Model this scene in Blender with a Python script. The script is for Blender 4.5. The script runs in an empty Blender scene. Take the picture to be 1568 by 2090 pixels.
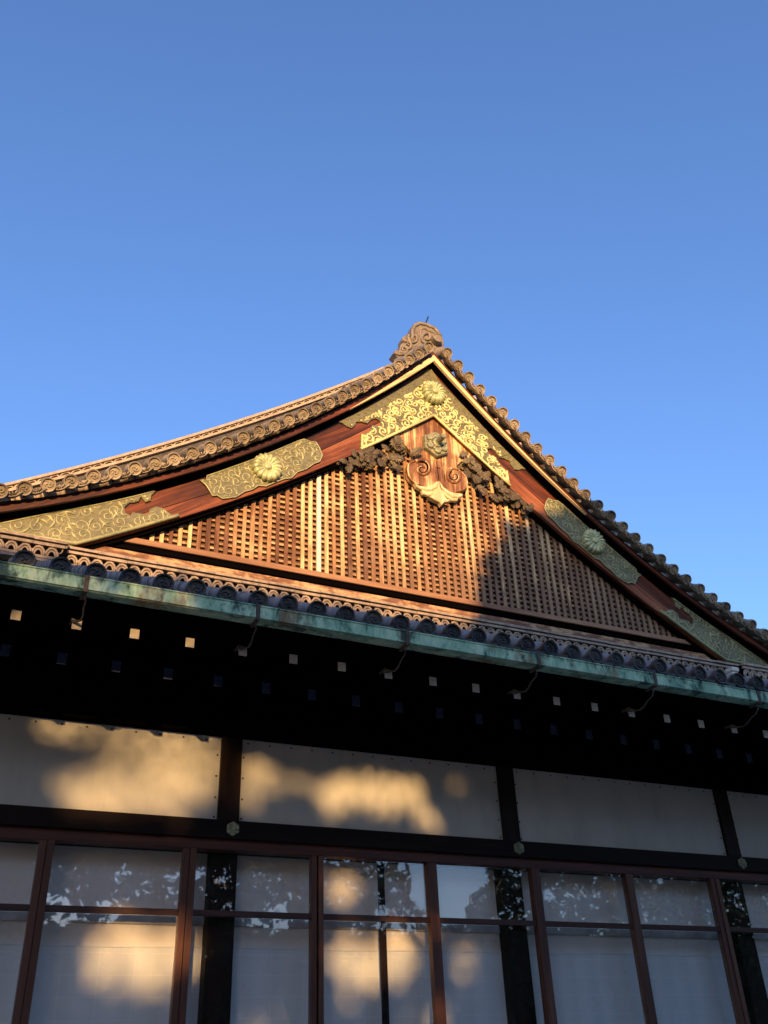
import bpy, math, random
from mathutils import Vector, Matrix, noise as mnoise

S = bpy.context.scene
COL = S.collection
# ------------------------------------------------------------------ camera
YAW, PITCH, ROLL = 0.465299, 0.555040, -0.0436673
FPX, CX, CY, CAMD = 1870.62, 784.0, 1045.0, 8.0898
CAM = Vector((0.0, -CAMD, 1.6))
_ca, _sa, _cb, _sb = math.cos(YAW), math.sin(YAW), math.cos(PITCH), math.sin(PITCH)
_f = Vector((_sa*_cb, _ca*_cb, _sb)); _r = Vector((_ca, -_sa, 0)); _u = _r.cross(_f)
_R = _r*math.cos(ROLL) + _u*math.sin(ROLL); _U = -_r*math.sin(ROLL) + _u*math.cos(ROLL)
cd = bpy.data.cameras.new('camera'); cam = bpy.data.objects.new('camera', cd); COL.objects.link(cam)
cd.sensor_fit = 'VERTICAL'; cd.sensor_height = 36.0; cd.lens = FPX/2090.0*36.0
cd.clip_start = 0.05; cd.clip_end = 2000
m3 = Matrix((_R, _U, -_f)).transposed()
cam.matrix_world = Matrix.Translation(CAM) @ m3.to_4x4()
S.camera = cam
# ------------------------------------------------------------------ sky, sun, exposure
SUND = Vector((0.37, 1.0, -0.126)).normalized()      # direction the light travels
EL = math.asin(-SUND.z)
w = bpy.data.worlds.new('World'); S.world = w; w.use_nodes = True
wn = w.node_tree; bg = wn.nodes['Background']
sk = wn.nodes.new('ShaderNodeTexSky'); sk.sky_type = 'NISHITA'; sk.sun_disc = False
sk.sun_elevation = EL; sk.sun_rotation = math.atan2(-SUND.x, -SUND.y)
sk.altitude = 0; sk.air_density = 1.1; sk.dust_density = 0.95; sk.ozone_density = 3.5
tint = wn.nodes.new('ShaderNodeMix'); tint.data_type = 'RGBA'; tint.blend_type = 'MULTIPLY'; tint.inputs[0].default_value = 1.0
tint.inputs[7].default_value = (0.98, 0.90, 1.07, 1)   # evening air, a little violet
wn.links.new(sk.outputs[0], tint.inputs[6]); wn.links.new(tint.outputs[2], bg.inputs[0]); bg.inputs[1].default_value = 0.15
sd = bpy.data.lights.new('sun', 'SUN'); sd.energy = 3.0; sd.angle = math.radians(0.5); sd.color = (1.0, 0.56, 0.23)
so = bpy.data.objects.new('sun', sd); COL.objects.link(so)
so.rotation_euler = SUND.to_track_quat('-Z', 'Y').to_euler(); so.location = (-10, -30, 12)
S.view_settings.view_transform = 'Standard'; S.view_settings.look = 'None'
S.view_settings.exposure = 1.6; S.view_settings.gamma = 1.0; S.view_settings.use_curve_mapping = False

# ------------------------------------------------------------------ helpers
def at(px, py, y):
    """world (x, z) where the photo's pixel meets the vertical plane at depth y"""
    d = _R*((px-CX)/FPX) - _U*((py-CY)/FPX) + _f
    t = (y + CAMD)/d.y
    return (d.x*t, 1.6 + d.z*t)
XC = 5.264                                            # the gable's axis
def mir(p): return (2*XC - p[0], p[1])
def mpoly(P): return [mir(p) for p in P]
def crop(x0, y0, s):
    return lambda y, *pts: [at(x0 + a*s, y0 + b*s, y) for a, b in pts]
Z1 = crop(620, 620, 480/1568); Z2 = crop(0, 880, 480/1568); Z3 = crop(380, 840, 480/1568)
ZP = crop(800, 840, 260/1568); ZO = crop(780, 640, 220/1568)
PX = crop(0, 0, 1.0)
def inside(p, poly):
    x, y = p; c = False; j = len(poly)-1
    for i in range(len(poly)):
        xi, yi = poly[i]; xj, yj = poly[j]
        if (yi > y) != (yj > y) and x < (xj-xi)*(y-yi)/(yj-yi) + xi: c = not c
        j = i
    return c

class MB:
    def __init__(s): s.v = []; s.f = []; s.sm = []
    def face(s, idx, smooth=False): s.f.append(tuple(idx)); s.sm.append(smooth)
    def add(s, pts):
        n = len(s.v); s.v += [tuple(p) for p in pts]; return n
    def box(s, x0, x1, y0, y1, z0, z1, M=None):
        P = [Vector((x, y, z)) for x in (x0, x1) for y in (y0, y1) for z in (z0, z1)]
        if M: P = [M @ p for p in P]
        n = s.add(P)
        for q in ((0,1,3,2), (4,6,7,5), (0,4,5,1), (2,3,7,6), (0,2,6,4), (1,5,7,3)): s.face([n+i for i in q])
        return s
    def hexa(s, P):                                   # eight corners in box order
        n = s.add(P)
        for q in ((0,1,3,2), (4,6,7,5), (0,4,5,1), (2,3,7,6), (0,2,6,4), (1,5,7,3)): s.face([n+i for i in q])
        return s
    def prism(s, poly, y0, y1, bev=0.0):
        a = sum(poly[i][0]*poly[(i+1) % len(poly)][1] - poly[(i+1) % len(poly)][0]*poly[i][1] for i in range(len(poly)))
        if a < 0: poly = poly[::-1]
        k = len(poly)
        rings = []
        if bev > 0:
            ins = []
            for i in range(k):
                p0, p1, p2 = Vector(poly[i-1]), Vector(poly[i]), Vector(poly[(i+1) % k])
                e1 = (p1-p0); e2 = (p2-p1)
                if e1.length < 1e-6 or e2.length < 1e-6: ins.append(tuple(p1)); continue
                e1.normalize(); e2.normalize()
                n = Vector((-e1.y-e2.y, e1.x+e2.x))
                if n.length < 1e-3: ins.append(tuple(p1)); continue
                n.normalize(); ins.append(tuple(p1 + n*bev))
            rings = [(ins, y0), (poly, y0+bev), (poly, y1)]
        else: rings = [(poly, y0), (poly, y1)]
        st = [s.add([(x, y, z) for x, z in P]) for P, y in rings]
        s.face([st[0]+i for i in range(k)])
        s.face([st[-1]+i for i in range(k-1, -1, -1)])
        for a0, b0 in zip(st, st[1:]):
            for i in range(k):
                j = (i+1) % k; s.face((a0+i, b0+i, b0+j, a0+j))
        return s
    def band(s, lo, up, y0, y1):                      # strip between two polylines in x,z, given depth
        n = len(lo)
        a = s.add([(x, y0, z) for x, z in lo]); b = s.add([(x, y0, z) for x, z in up])
        c = s.add([(x, y1, z) for x, z in lo]); d = s.add([(x, y1, z) for x, z in up])
        fl = lo[-1][0] < lo[0][0]
        def F(*q): s.face(q[::-1] if fl else q)
        for i in range(n-1):
            F(a+i, a+i+1, b+i+1, b+i); F(d+i, d+i+1, c+i+1, c+i)
            F(c+i, c+i+1, a+i+1, a+i); F(b+i, b+i+1, d+i+1, d+i)
        F(c, a, b, d); F(a+n-1, c+n-1, d+n-1, b+n-1)
        return s
    def tube(s, pts, r, n=6, flat=1.0, axis=None):
        pts = [Vector(p) for p in pts]; m = len(pts)
        if m < 2: return s
        rr = r if isinstance(r, (list, tuple)) else [r]*m
        prev = None; st = []
        for i in range(m):
            t = (pts[min(i+1, m-1)] - pts[max(i-1, 0)])
            if t.length < 1e-9: t = Vector((1, 0, 0))
            t.normalize()
            ref = Vector(axis) if axis else (prev if prev else (Vector((0, 1, 0)) if abs(t.y) < .9 else Vector((1, 0, 0))))
            u = ref - t*ref.dot(t)
            if u.length < 1e-6: u = t.orthogonal()
            u.normalize(); v = t.cross(u); prev = u
            st.append(s.add([pts[i] + (u*math.cos(2*math.pi*k/n)*flat + v*math.sin(2*math.pi*k/n))*rr[i] for k in range(n)]))
        for a0, b0 in zip(st, st[1:]):
            for k in range(n):
                j = (k+1) % n; s.face((a0+k, a0+j, b0+j, b0+k), True)
        s.face([st[0]+k for k in range(n-1, -1, -1)]); s.face([st[-1]+k for k in range(n)])
        return s
    def rings(s, R, closed=True, smooth=True, cap0=True, cap1=True):
        st = [s.add(r) for r in R]; n = len(R[0])
        for a0, b0 in zip(st, st[1:]):
            for k in range(n if closed else n-1):
                j = (k+1) % n; s.face((a0+k, a0+j, b0+j, b0+k), smooth)
        if cap0: s.face([st[0]+k for k in range(n-1, -1, -1)])
        if cap1: s.face([st[-1]+k for k in range(n)])
        return s
    def mesh(s, name, mats):
        me = bpy.data.meshes.new(name); me.from_pydata(s.v, [], s.f); me.update()
        me.polygons.foreach_set('use_smooth', s.sm)
        for m in (mats if isinstance(mats, (list, tuple)) else [mats]): me.materials.append(m)
        return me

ROOT = None
def thing(name, label, cat, loc=(0, 0, 0), group=None):
    o = bpy.data.objects.new(name, None); COL.objects.link(o); o.location = loc; o.empty_display_size = .3
    o['label'] = label; o['category'] = cat
    if group: o['group'] = group
    return o
def part(name, mb, mat, parent=None, loc=None, label=None, bevel=0.0):
    """links one mesh as a part (mesh in world coordinates, or local with loc)"""
    me = mb if isinstance(mb, bpy.types.Mesh) else mb.mesh(name, mat)
    o = bpy.data.objects.new(name, me); COL.objects.link(o)
    p = parent if parent is not None else ROOT
    o.parent = p
    base = Vector((0, 0, 0)); q = p
    while q is not None: base += q.location; q = q.parent
    o.location = Vector(loc or (0, 0, 0)) - base
    if label: o['label'] = label
    if bevel > 0:
        b = o.modifiers.new('bevel', 'BEVEL'); b.width = bevel; b.segments = 2; b.limit_method = 'ANGLE'; b.angle_limit = math.radians(40)
    return o

# ------------------------------------------------------------------ materials
def newmat(name):
    m = bpy.data.materials.new(name); m.use_nodes = True
    nt = m.node_tree; return m, nt, nt.nodes['Principled BSDF']
def N(nt, t, **kw):
    n = nt.nodes.new('ShaderNode'+t)
    for k, v in kw.items(): setattr(n, k, v)
    return n
def mapped(nt, scale, rot=(0, 0, 0), src='Object'):
    tc = N(nt, 'TexCoord'); mp = N(nt, 'Mapping')
    mp.inputs['Scale'].default_value = scale; mp.inputs['Rotation'].default_value = rot
    nt.links.new(tc.outputs[src], mp.inputs['Vector']); return mp.outputs['Vector']
def noise(nt, vec, scale, detail=5, rough=.6, dist=0.0):
    n = N(nt, 'TexNoise'); n.inputs['Scale'].default_value = scale; n.inputs['Detail'].default_value = detail
    n.inputs['Roughness'].default_value = rough; n.inputs['Distortion'].default_value = dist
    if vec: nt.links.new(vec, n.inputs['Vector'])
    return n.outputs['Fac']
def ramp(nt, fac, stops):
    r = N(nt, 'ValToRGB'); e = r.color_ramp.elements
    while len(e) < len(stops): e.new(.5)
    for el, (p, c) in zip(e, stops): el.position = p; el.color = (c[0], c[1], c[2], 1)
    nt.links.new(fac, r.inputs['Fac']); return r.outputs['Color']
def mixc(nt, fac, a, b, mode='MIX'):
    n = N(nt, 'Mix'); n.data_type = 'RGBA'; n.blend_type = mode
    for s_, v in ((0, fac), (6, a), (7, b)):
        if hasattr(v, 'links'): nt.links.new(v, n.inputs[s_])
        else: n.inputs[s_].default_value = v if s_ == 0 else (v[0], v[1], v[2], 1)
    return n.outputs[2]
def math_(nt, op, a, b=0.0, clamp=False):
    n = N(nt, 'Math'); n.operation = op; n.use_clamp = clamp
    for i, v in enumerate((a, b)):
        if hasattr(v, 'links'): nt.links.new(v, n.inputs[i])
        else: n.inputs[i].default_value = v
    return n.outputs[0]
def bump(nt, bs, h, strength=.3, dist=.01):
    b = N(nt, 'Bump'); b.inputs['Strength'].default_value = strength; b.inputs['Distance'].default_value = dist
    nt.links.new(h, b.inputs['Height']); nt.links.new(b.outputs[0], bs.inputs['Normal'])
def setcol(nt, bs, c, rough=.6, metal=0.0, spec=.3):
    if hasattr(c, 'links'): nt.links.new(c, bs.inputs['Base Color'])
    else: bs.inputs['Base Color'].default_value = (c[0], c[1], c[2], 1)
    bs.inputs['Roughness'].default_value = rough; bs.inputs['Metallic'].default_value = metal
    bs.inputs['Specular IOR Level'].default_value = spec

def wood(name, stops, rot=0.0, dusty=False, along='x', fine=14.0, stretch=.06, rough=.6, spec=.3, island=0.0, big=.0, bmp=.35):
    m, nt, bs = newmat(name)
    sc = {'x': (stretch, 1, 1), 'z': (1, 1, stretch), 'y': (1, stretch, 1)}[along]
    tc = N(nt, 'TexCoord'); r1 = N(nt, 'Mapping'); r1.inputs['Rotation'].default_value = (0, rot, 0)
    nt.links.new(tc.outputs['Object'], r1.inputs['Vector'])
    r2 = N(nt, 'Mapping'); r2.inputs['Scale'].default_value = sc; nt.links.new(r1.outputs[0], r2.inputs['Vector'])
    vec = r2.outputs[0]
    g = noise(nt, vec, fine, 6, .65, .4)
    g2 = noise(nt, vec, fine*4, 4, .6)
    f = math_(nt, 'ADD', math_(nt, 'MULTIPLY', g, .75), math_(nt, 'MULTIPLY', g2, .25))
    if island:
        ge = N(nt, 'NewGeometry')
        f = math_(nt, 'ADD', f, math_(nt, 'MULTIPLY', math_(nt, 'SUBTRACT', ge.outputs['Random Per Island'], .5), island))
    if big:
        b = noise(nt, tc.outputs['Object'], 1.7, 5, .6)
        f = math_(nt, 'ADD', f, math_(nt, 'MULTIPLY', math_(nt, 'SUBTRACT', b, .5), big))
    col = ramp(nt, f, stops)
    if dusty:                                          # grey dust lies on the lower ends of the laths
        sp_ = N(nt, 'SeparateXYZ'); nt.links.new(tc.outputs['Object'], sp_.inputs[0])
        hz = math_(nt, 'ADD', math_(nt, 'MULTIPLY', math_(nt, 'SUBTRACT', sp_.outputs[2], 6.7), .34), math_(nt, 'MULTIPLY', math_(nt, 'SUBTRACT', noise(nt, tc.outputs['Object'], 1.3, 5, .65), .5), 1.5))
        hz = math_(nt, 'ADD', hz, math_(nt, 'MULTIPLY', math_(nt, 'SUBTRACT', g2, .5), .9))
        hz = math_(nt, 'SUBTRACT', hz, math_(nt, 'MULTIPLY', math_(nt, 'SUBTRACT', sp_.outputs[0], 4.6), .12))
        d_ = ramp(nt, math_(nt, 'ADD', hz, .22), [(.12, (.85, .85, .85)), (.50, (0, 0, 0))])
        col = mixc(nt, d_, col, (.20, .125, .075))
    setcol(nt, bs, col, rough, 0, spec)
    bump(nt, bs, g2, bmp, .004)
    return m
SLOPE = math.radians(36)
RED = [(.32, (.010, .004, .003)), (.46, (.045, .012, .006)), (.58, (.115, .030, .012)), (.74, (.22, .075, .032))]
ORG = [(.30, (.035, .010, .005)), (.44, (.125, .036, .014)), (.56, (.25, .085, .034)), (.74, (.42, .20, .09))]
M = {}
M['barge_l'] = wood('weathered_red_wood_rising', RED, rot=SLOPE, fine=9, stretch=.05, big=.25)
M['plank_l'] = wood('lower_plank_rising', ORG, rot=SLOPE, fine=8, stretch=.05, big=.3)
M['plank_r'] = wood('lower_plank_falling', ORG, rot=-SLOPE, fine=8, stretch=.05, big=.3)
M['barge_r'] = wood('weathered_red_wood_falling', RED, rot=-SLOPE, fine=9, stretch=.05, big=.25)
PALE_BAND = [(.22, (.16, .05, .02)), (.34, (.42, .20, .08)), (.48, (.68, .50, .25)), (.75, (.76, .62, .36))]  # paler wood tones for the lower moulding near the peak
M['worn_l'] = wood('pale_moulding_rising', PALE_BAND, rot=SLOPE, fine=7, stretch=.05)
M['worn_r'] = wood('pale_moulding_falling', PALE_BAND, rot=-SLOPE, fine=7, stretch=.05)
M['dark'] = wood('dark_timber', [(.3, (.006, .005, .005)), (.6, (.014, .011, .009)), (.8, (.022, .016, .012))], fine=10, rough=.75, spec=.12)
M['black'] = wood('shade_black_timber', [(.3, (.0012, .0012, .002)), (.8, (.004, .0035, .0035))], fine=10, rough=.9, spec=.0)  # near-black colour puts the deep shade of eaves and gaps into the wood
M['post'] = wood('dark_brown_post_wood', [(.3, (.005, .003, .002)), (.55, (.018, .007, .004)), (.8, (.038, .015, .008))], along='z', fine=10, rough=.6, spec=.2)
M['nageshi'] = wood('dark_lintel_wood', [(.3, (.004, .003, .002)), (.55, (.011, .005, .003)), (.8, (.025, .011, .006))], along='x', fine=10, rough=.6, spec=.15)
M['stile'] = wood('red_brown_stained_wood_upright', [(.25, (.035, .013, .007)), (.5, (.10, .037, .018)), (.75, (.19, .08, .04))], along='z', fine=12, rough=.5, spec=.35)
M['rail'] = wood('red_brown_stained_wood_level', [(.25, (.03, .010, .006)), (.5, (.08, .026, .013)), (.75, (.15, .052, .027))], along='x', fine=12, rough=.5, spec=.3)
M['bar'] = wood('dull_glazing_bar_wood', [(.25, (.03, .013, .009)), (.6, (.08, .04, .027)), (.8, (.13, .07, .045))], along='x', fine=12, rough=.6, spec=.25)
LAT = [(.18, (.085, .034, .015)), (.38, (.19, .092, .040)), (.53, (.36, .215, .10)), (.66, (.58, .41, .20)), (.88, (.78, .62, .35))]
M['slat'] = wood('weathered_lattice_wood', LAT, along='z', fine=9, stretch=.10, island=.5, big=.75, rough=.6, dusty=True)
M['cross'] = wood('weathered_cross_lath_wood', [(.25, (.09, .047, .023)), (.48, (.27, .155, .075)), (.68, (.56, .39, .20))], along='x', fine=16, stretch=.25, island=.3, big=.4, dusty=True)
M['backing'] = wood('brown_backing_board', [(.3, (.04, .022, .012)), (.7, (.115, .064, .034))], along='z', fine=8)
M['pale_slat'] = wood('new_pale_lath', [(.3, (.72, .64, .44)), (.7, (.84, .78, .58))], along='z', fine=9)
M['sill'] = wood('taupe_sill_wood', [(.25, (.13, .06, .03)), (.5, (.27, .15, .08)), (.75, (.40, .25, .13))], along='x', fine=9, big=.3)
M['pendant'] = wood('streaked_pendant_wood', [(.30, (.055, .022, .010)), (.43, (.15, .065, .028)), (.51, (.30, .155, .07)), (.56, (.58, .42, .20)), (.74, (.74, .62, .36))], along='z', fine=11, stretch=.07, big=.5)
M['fringe'] = wood('pale_carved_wood', [(.3, (.38, .30, .14)), (.7, (.70, .62, .36))], along='z', fine=9)

def peel():
    m, nt, bs = newmat('peeling_painted_beam')
    v = mapped(nt, (.35, 1, 1)); f = noise(nt, v, 9, 8, .7, .3)
    c = ramp(nt, f, [(.38, (.10, .045, .02)), (.50, (.20, .10, .05)), (.56, (.40, .26, .13)), (.7, (.52, .36, .19))])
    setcol(nt, bs, c, .65); bump(nt, bs, f, .3, .006); return m
M['peel'] = peel()
M['veranda'] = wood('grey_veranda_planks', [(.3, (.48, .45, .40)), (.7, (.66, .62, .56))], along='y', fine=9)  # unseen floor, kept pale to bounce light up to the lower panes
def brass(name, deep, mid, hi, metal=.35, rough=.42):
    m, nt, bs = newmat(name)
    v = mapped(nt, (1, 1, 1)); f = noise(nt, v, 22, 6, .65)
    b = noise(nt, v, 3.5, 4, .6)
    f = math_(nt, 'ADD', math_(nt, 'MULTIPLY', f, .6), math_(nt, 'MULTIPLY', b, .4))
    setcol(nt, bs, ramp(nt, f, [(.3, deep), (.5, mid), (.72, hi)]), rough, metal, .4)
    bump(nt, bs, f, .25, .004); return m
M['brass'] = brass('tarnished_gilt_sheet', (.075, .078, .040), (.15, .145, .072), (.23, .215, .105), .12, .45)
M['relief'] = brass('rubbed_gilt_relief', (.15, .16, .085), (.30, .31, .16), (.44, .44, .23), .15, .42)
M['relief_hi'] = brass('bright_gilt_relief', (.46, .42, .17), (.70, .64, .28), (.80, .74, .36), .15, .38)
M['kiku'] = brass('gilt_flower_crest', (.17, .21, .12), (.42, .46, .24), (.62, .62, .34), .15, .38)
M['patina'] = brass('green_bronze', (.10, .12, .08), (.25, .26, .155), (.54, .49, .27), .2, .55)
M['carving'] = brass('dark_carved_foliage', (.03, .024, .014), (.085, .066, .036), (.24, .20, .10), 0, .6)

def tile(name, a, b, c, rough=.55):
    m, nt, bs = newmat(name)
    v = mapped(nt, (1, 1, 1)); oi = N(nt, 'ObjectInfo')
    f = noise(nt, v, 14, 6, .65)
    off = N(nt, 'Vector' + 'Math'); off.operation = 'ADD'; nt.links.new(v, off.inputs[0])
    cx = N(nt, 'CombineXYZ'); nt.links.new(math_(nt, 'MULTIPLY', oi.outputs['Random'], 37.0), cx.inputs[0]); nt.links.new(cx.outputs[0], off.inputs[1])
    f = noise(nt, off.outputs[0], 14, 6, .65)
    f = math_(nt, 'ADD', f, math_(nt, 'MULTIPLY', math_(nt, 'SUBTRACT', oi.outputs['Random'], .5), .32))
    setcol(nt, bs, ramp(nt, f, [(.3, a), (.5, b), (.72, c)]), rough, 0, .35); bump(nt, bs, f, .25, .005); return m
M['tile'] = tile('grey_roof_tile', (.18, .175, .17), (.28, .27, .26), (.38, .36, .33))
M['tile_edge'] = tile('weathered_verge_tile', (.13, .108, .072), (.235, .20, .135), (.35, .30, .21))
M['noshi'] = tile('weathered_ridge_tile', (.17, .135, .10), (.30, .24, .17), (.42, .345, .25))
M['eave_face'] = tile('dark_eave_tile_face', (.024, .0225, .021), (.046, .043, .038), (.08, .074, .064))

def verdigris():
    m, nt, bs = newmat('verdigris_copper')
    v = mapped(nt, (1, 1, .45)); f = noise(nt, v, 5.5, 8, .72, .3)
    v2 = mapped(nt, (1, 1, .5)); g = noise(nt, v2, 3.2, 5, .7)
    c = ramp(nt, f, [(.36, (.03, .085, .055)), (.44, (.24, .43, .26)), (.55, (.44, .64, .40)), (.72, (.60, .72, .46))])
    c = mixc(nt, ramp(nt, g, [(.54, (0, 0, 0)), (.64, (.85, .85, .85))]), c, (.24, .15, .065))
    h = noise(nt, mapped(nt, (1, 1, .55)), 4.2, 6, .75)
    c = mixc(nt, ramp(nt, h, [(.53, (0, 0, 0)), (.62, (.88, .88, .88))]), c, (.016, .045, .034))
    setcol(nt, bs, c, .7, 0, .3); bump(nt, bs, f, .2, .004); return m
M['copper'] = verdigris()
def plain(name, col, rough=.6, spec=.3, metal=0, nz=.12, scale=8):
    m, nt, bs = newmat(name); v = mapped(nt, (1, 1, 1)); f = noise(nt, v, scale, 5, .6)
    lo = tuple(c*(1-nz) for c in col); hi = tuple(min(1, c*(1+nz)) for c in col)
    setcol(nt, bs, ramp(nt, f, [(.3, lo), (.7, hi)]), rough, metal, spec); bump(nt, bs, f, .08, .004); return m
def plaster():
    m, nt, bs = newmat('white_plaster')
    a = noise(nt, mapped(nt, (1, 1, .35)), 3.0, 6, .62); b_ = noise(nt, mapped(nt, (1, 1, 1)), 26, 5, .6)
    c = ramp(nt, a, [(.30, (.41, .425, .375)), (.5, (.49, .505, .455)), (.7, (.53, .54, .495))])
    c = mixc(nt, ramp(nt, b_, [(.62, (0, 0, 0)), (.75, (.35, .35, .35))]), c, (.36, .35, .32))
    setcol(nt, bs, c, .85, 0, .15); bump(nt, bs, b_, .12, .004); return m
M['plaster'] = plaster()
M['paper'] = plain('cream_paper_wall', (.84, .84, .78), .85, .15, 0, .04, 4)
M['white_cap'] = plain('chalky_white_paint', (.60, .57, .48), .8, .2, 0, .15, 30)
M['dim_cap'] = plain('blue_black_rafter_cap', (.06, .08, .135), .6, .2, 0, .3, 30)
M['iron'] = plain('rusty_iron', (.12, .10, .085), .6, .35, .3, .4, 40)
M['strap'] = plain('brown_copper_strap', (.10, .07, .05), .6, .3, .2, .4, 20)
M['nail'] = plain('dark_nail_head', (.05, .035, .025), .6, .3, 0, .2, 40)
M['shade_strip'] = plain('grey_shade_strip', (.40, .40, .37), .8, .1, 0, .3, 5)  # grey tone for the painted shade band behind the panes
M['rod'] = plain('dark_metal_rod', (.03, .035, .05), .5, .4, .5, .1, 20)
M['stone'] = plain('grey_stone_plinth', (.25, .24, .22), .85, .2, 0, .3, 6)
def cloth():
    m, nt, bs = newmat('thin_white_curtain')
    tc = N(nt, 'TexCoord')
    wv = N(nt, 'TexWave'); wv.bands_direction = 'X'; wv.inputs['Scale'].default_value = 1.3; wv.inputs['Distortion'].default_value = 2.5
    wv.inputs['Detail Scale'].default_value = .4
    nt.links.new(tc.outputs['Object'], wv.inputs['Vector'])
    br = N(nt, 'TexBrick'); br.offset = 0.0; br.inputs['Scale'].default_value = 1.0; br.inputs['Mortar Size'].default_value = .004
    br.inputs['Mortar Smooth'].default_value = .6; br.inputs['Brick Width'].default_value = .29; br.inputs['Row Height'].default_value = .16
    br.inputs['Color1'].default_value = br.inputs['Color2'].default_value = (0, 0, 0, 1); br.inputs['Mortar'].default_value = (1, 1, 1, 1)
    nt.links.new(mapped(nt, (1, 1, 1), (math.radians(-90), 0, 0)), br.inputs['Vector'])   # seams of the paper sheets
    c = ramp(nt, wv.outputs['Fac'], [(0, (.73, .79, .765)), (1, (.79, .84, .81))])
    setcol(nt, bs, mixc(nt, math_(nt, 'MULTIPLY', br.outputs['Fac'], .7), c, (.90, .93, .90)), .9, 0, .1)
    f = noise(nt, mapped(nt, (1, 1, .3)), 5, 4, .5); bump(nt, bs, f, .35, .02); return m
M['cloth'] = cloth()
def glass():
    m = bpy.data.materials.new('window_glass'); m.use_nodes = True; nt = m.node_tree; nt.nodes.clear()
    o = N(nt, 'OutputMaterial'); mx = N(nt, 'MixShader'); tr = N(nt, 'BsdfTransparent'); gl = N(nt, 'BsdfGlossy')
    fr = N(nt, 'Fresnel'); ge = N(nt, 'NewGeometry')
    nt.links.new(math_(nt, 'SUBTRACT', 1.55, math_(nt, 'MULTIPLY', ge.outputs['Backfacing'], 1.55-1/1.55)), fr.inputs['IOR'])
    gl.inputs['Roughness'].default_value = .016; tr.inputs['Color'].default_value = (.99, .99, .985, 1)
    f = noise(nt, mapped(nt, (1, 1, 1)), 1.2, 2, .5); b = N(nt, 'Bump'); b.inputs['Strength'].default_value = .03; b.inputs['Distance'].default_value = .02
    nt.links.new(f, b.inputs['Height']); nt.links.new(b.outputs[0], gl.inputs['Normal'])
    fac = math_(nt, 'MULTIPLY', fr.outputs[0], 2.0, True)
    nt.links.new(fac, mx.inputs[0]); nt.links.new(tr.outputs[0], mx.inputs[1]); nt.links.new(gl.outputs[0], mx.inputs[2])
    nt.links.new(mx.outputs[0], o.inputs[0]); return m
M['glass'] = glass()
def leafmat():
    m, nt, bs = newmat('dark_green_leaves'); ge = N(nt, 'NewGeometry')
    setcol(nt, bs, ramp(nt, ge.outputs['Random Per Island'], [(0, (.012, .028, .010)), (.6, (.03, .06, .02)), (1, (.06, .09, .03))]), .65, 0, .2); return m
M['leaf'] = leafmat()
M['bark'] = wood('tree_bark', [(.3, (.03, .022, .016)), (.7, (.09, .07, .05))], along='z', fine=8, stretch=.3)
def gravel():
    m, nt, bs = newmat('raked_gravel'); v = mapped(nt, (1, 1, 1)); f = noise(nt, v, 40, 6, .7); g = noise(nt, v, .4, 4, .6)
    c = mixc(nt, g, ramp(nt, f, [(.3, (.15, .145, .135)), (.7, (.34, .33, .305))]), (.22, .21, .195))
    setcol(nt, bs, c, .95, 0, .1); bump(nt, bs, f, .5, .02); return m
M['gravel'] = gravel()

# ------------------------------------------------------------------ ground
gm = MB(); n_ = gm.add([(-400, -400, 0), (400, -400, 0), (400, 400, 0), (-400, 400, 0)]); gm.face((n_, n_+1, n_+2, n_+3))
g = bpy.data.objects.new('ground', gm.mesh('ground', M['gravel'])); COL.objects.link(g); g['kind'] = 'structure'

# ------------------------------------------------------------------ the palace
ROOT = thing('palace_building', 'old wooden palace hall with a lattice gable, gilt barge fittings and green copper gutter', 'palace', (XC, .4, 0))
X0, X1 = -5.5, 16.5

# ---- curves of the gable (t = distance from the axis)
def q(c): return lambda t: c[0]*t*t + c[1]*t + c[2]
BL = q((.0345, -.838, 9.50)); BT = q((.070, -1.095, 10.42)); ML = q((.0609, -1.0417, 10.393)); MU = q((.0719, -1.1107, 10.584))
DC = q((.0648, -1.077, 10.645)); RT = q((.0250, -.8357, 10.80))
FOOT = 6.44
TMAX = 6.4
def ts(a, b, n): return [a + (b-a)*i/(n-1) for i in range(n)]
def curve(fn, a, b, n, side, lo=None): return [(XC + side*t, max(fn(t), lo) if lo is not None else fn(t)) for t in ts(a, b, n)]

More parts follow.
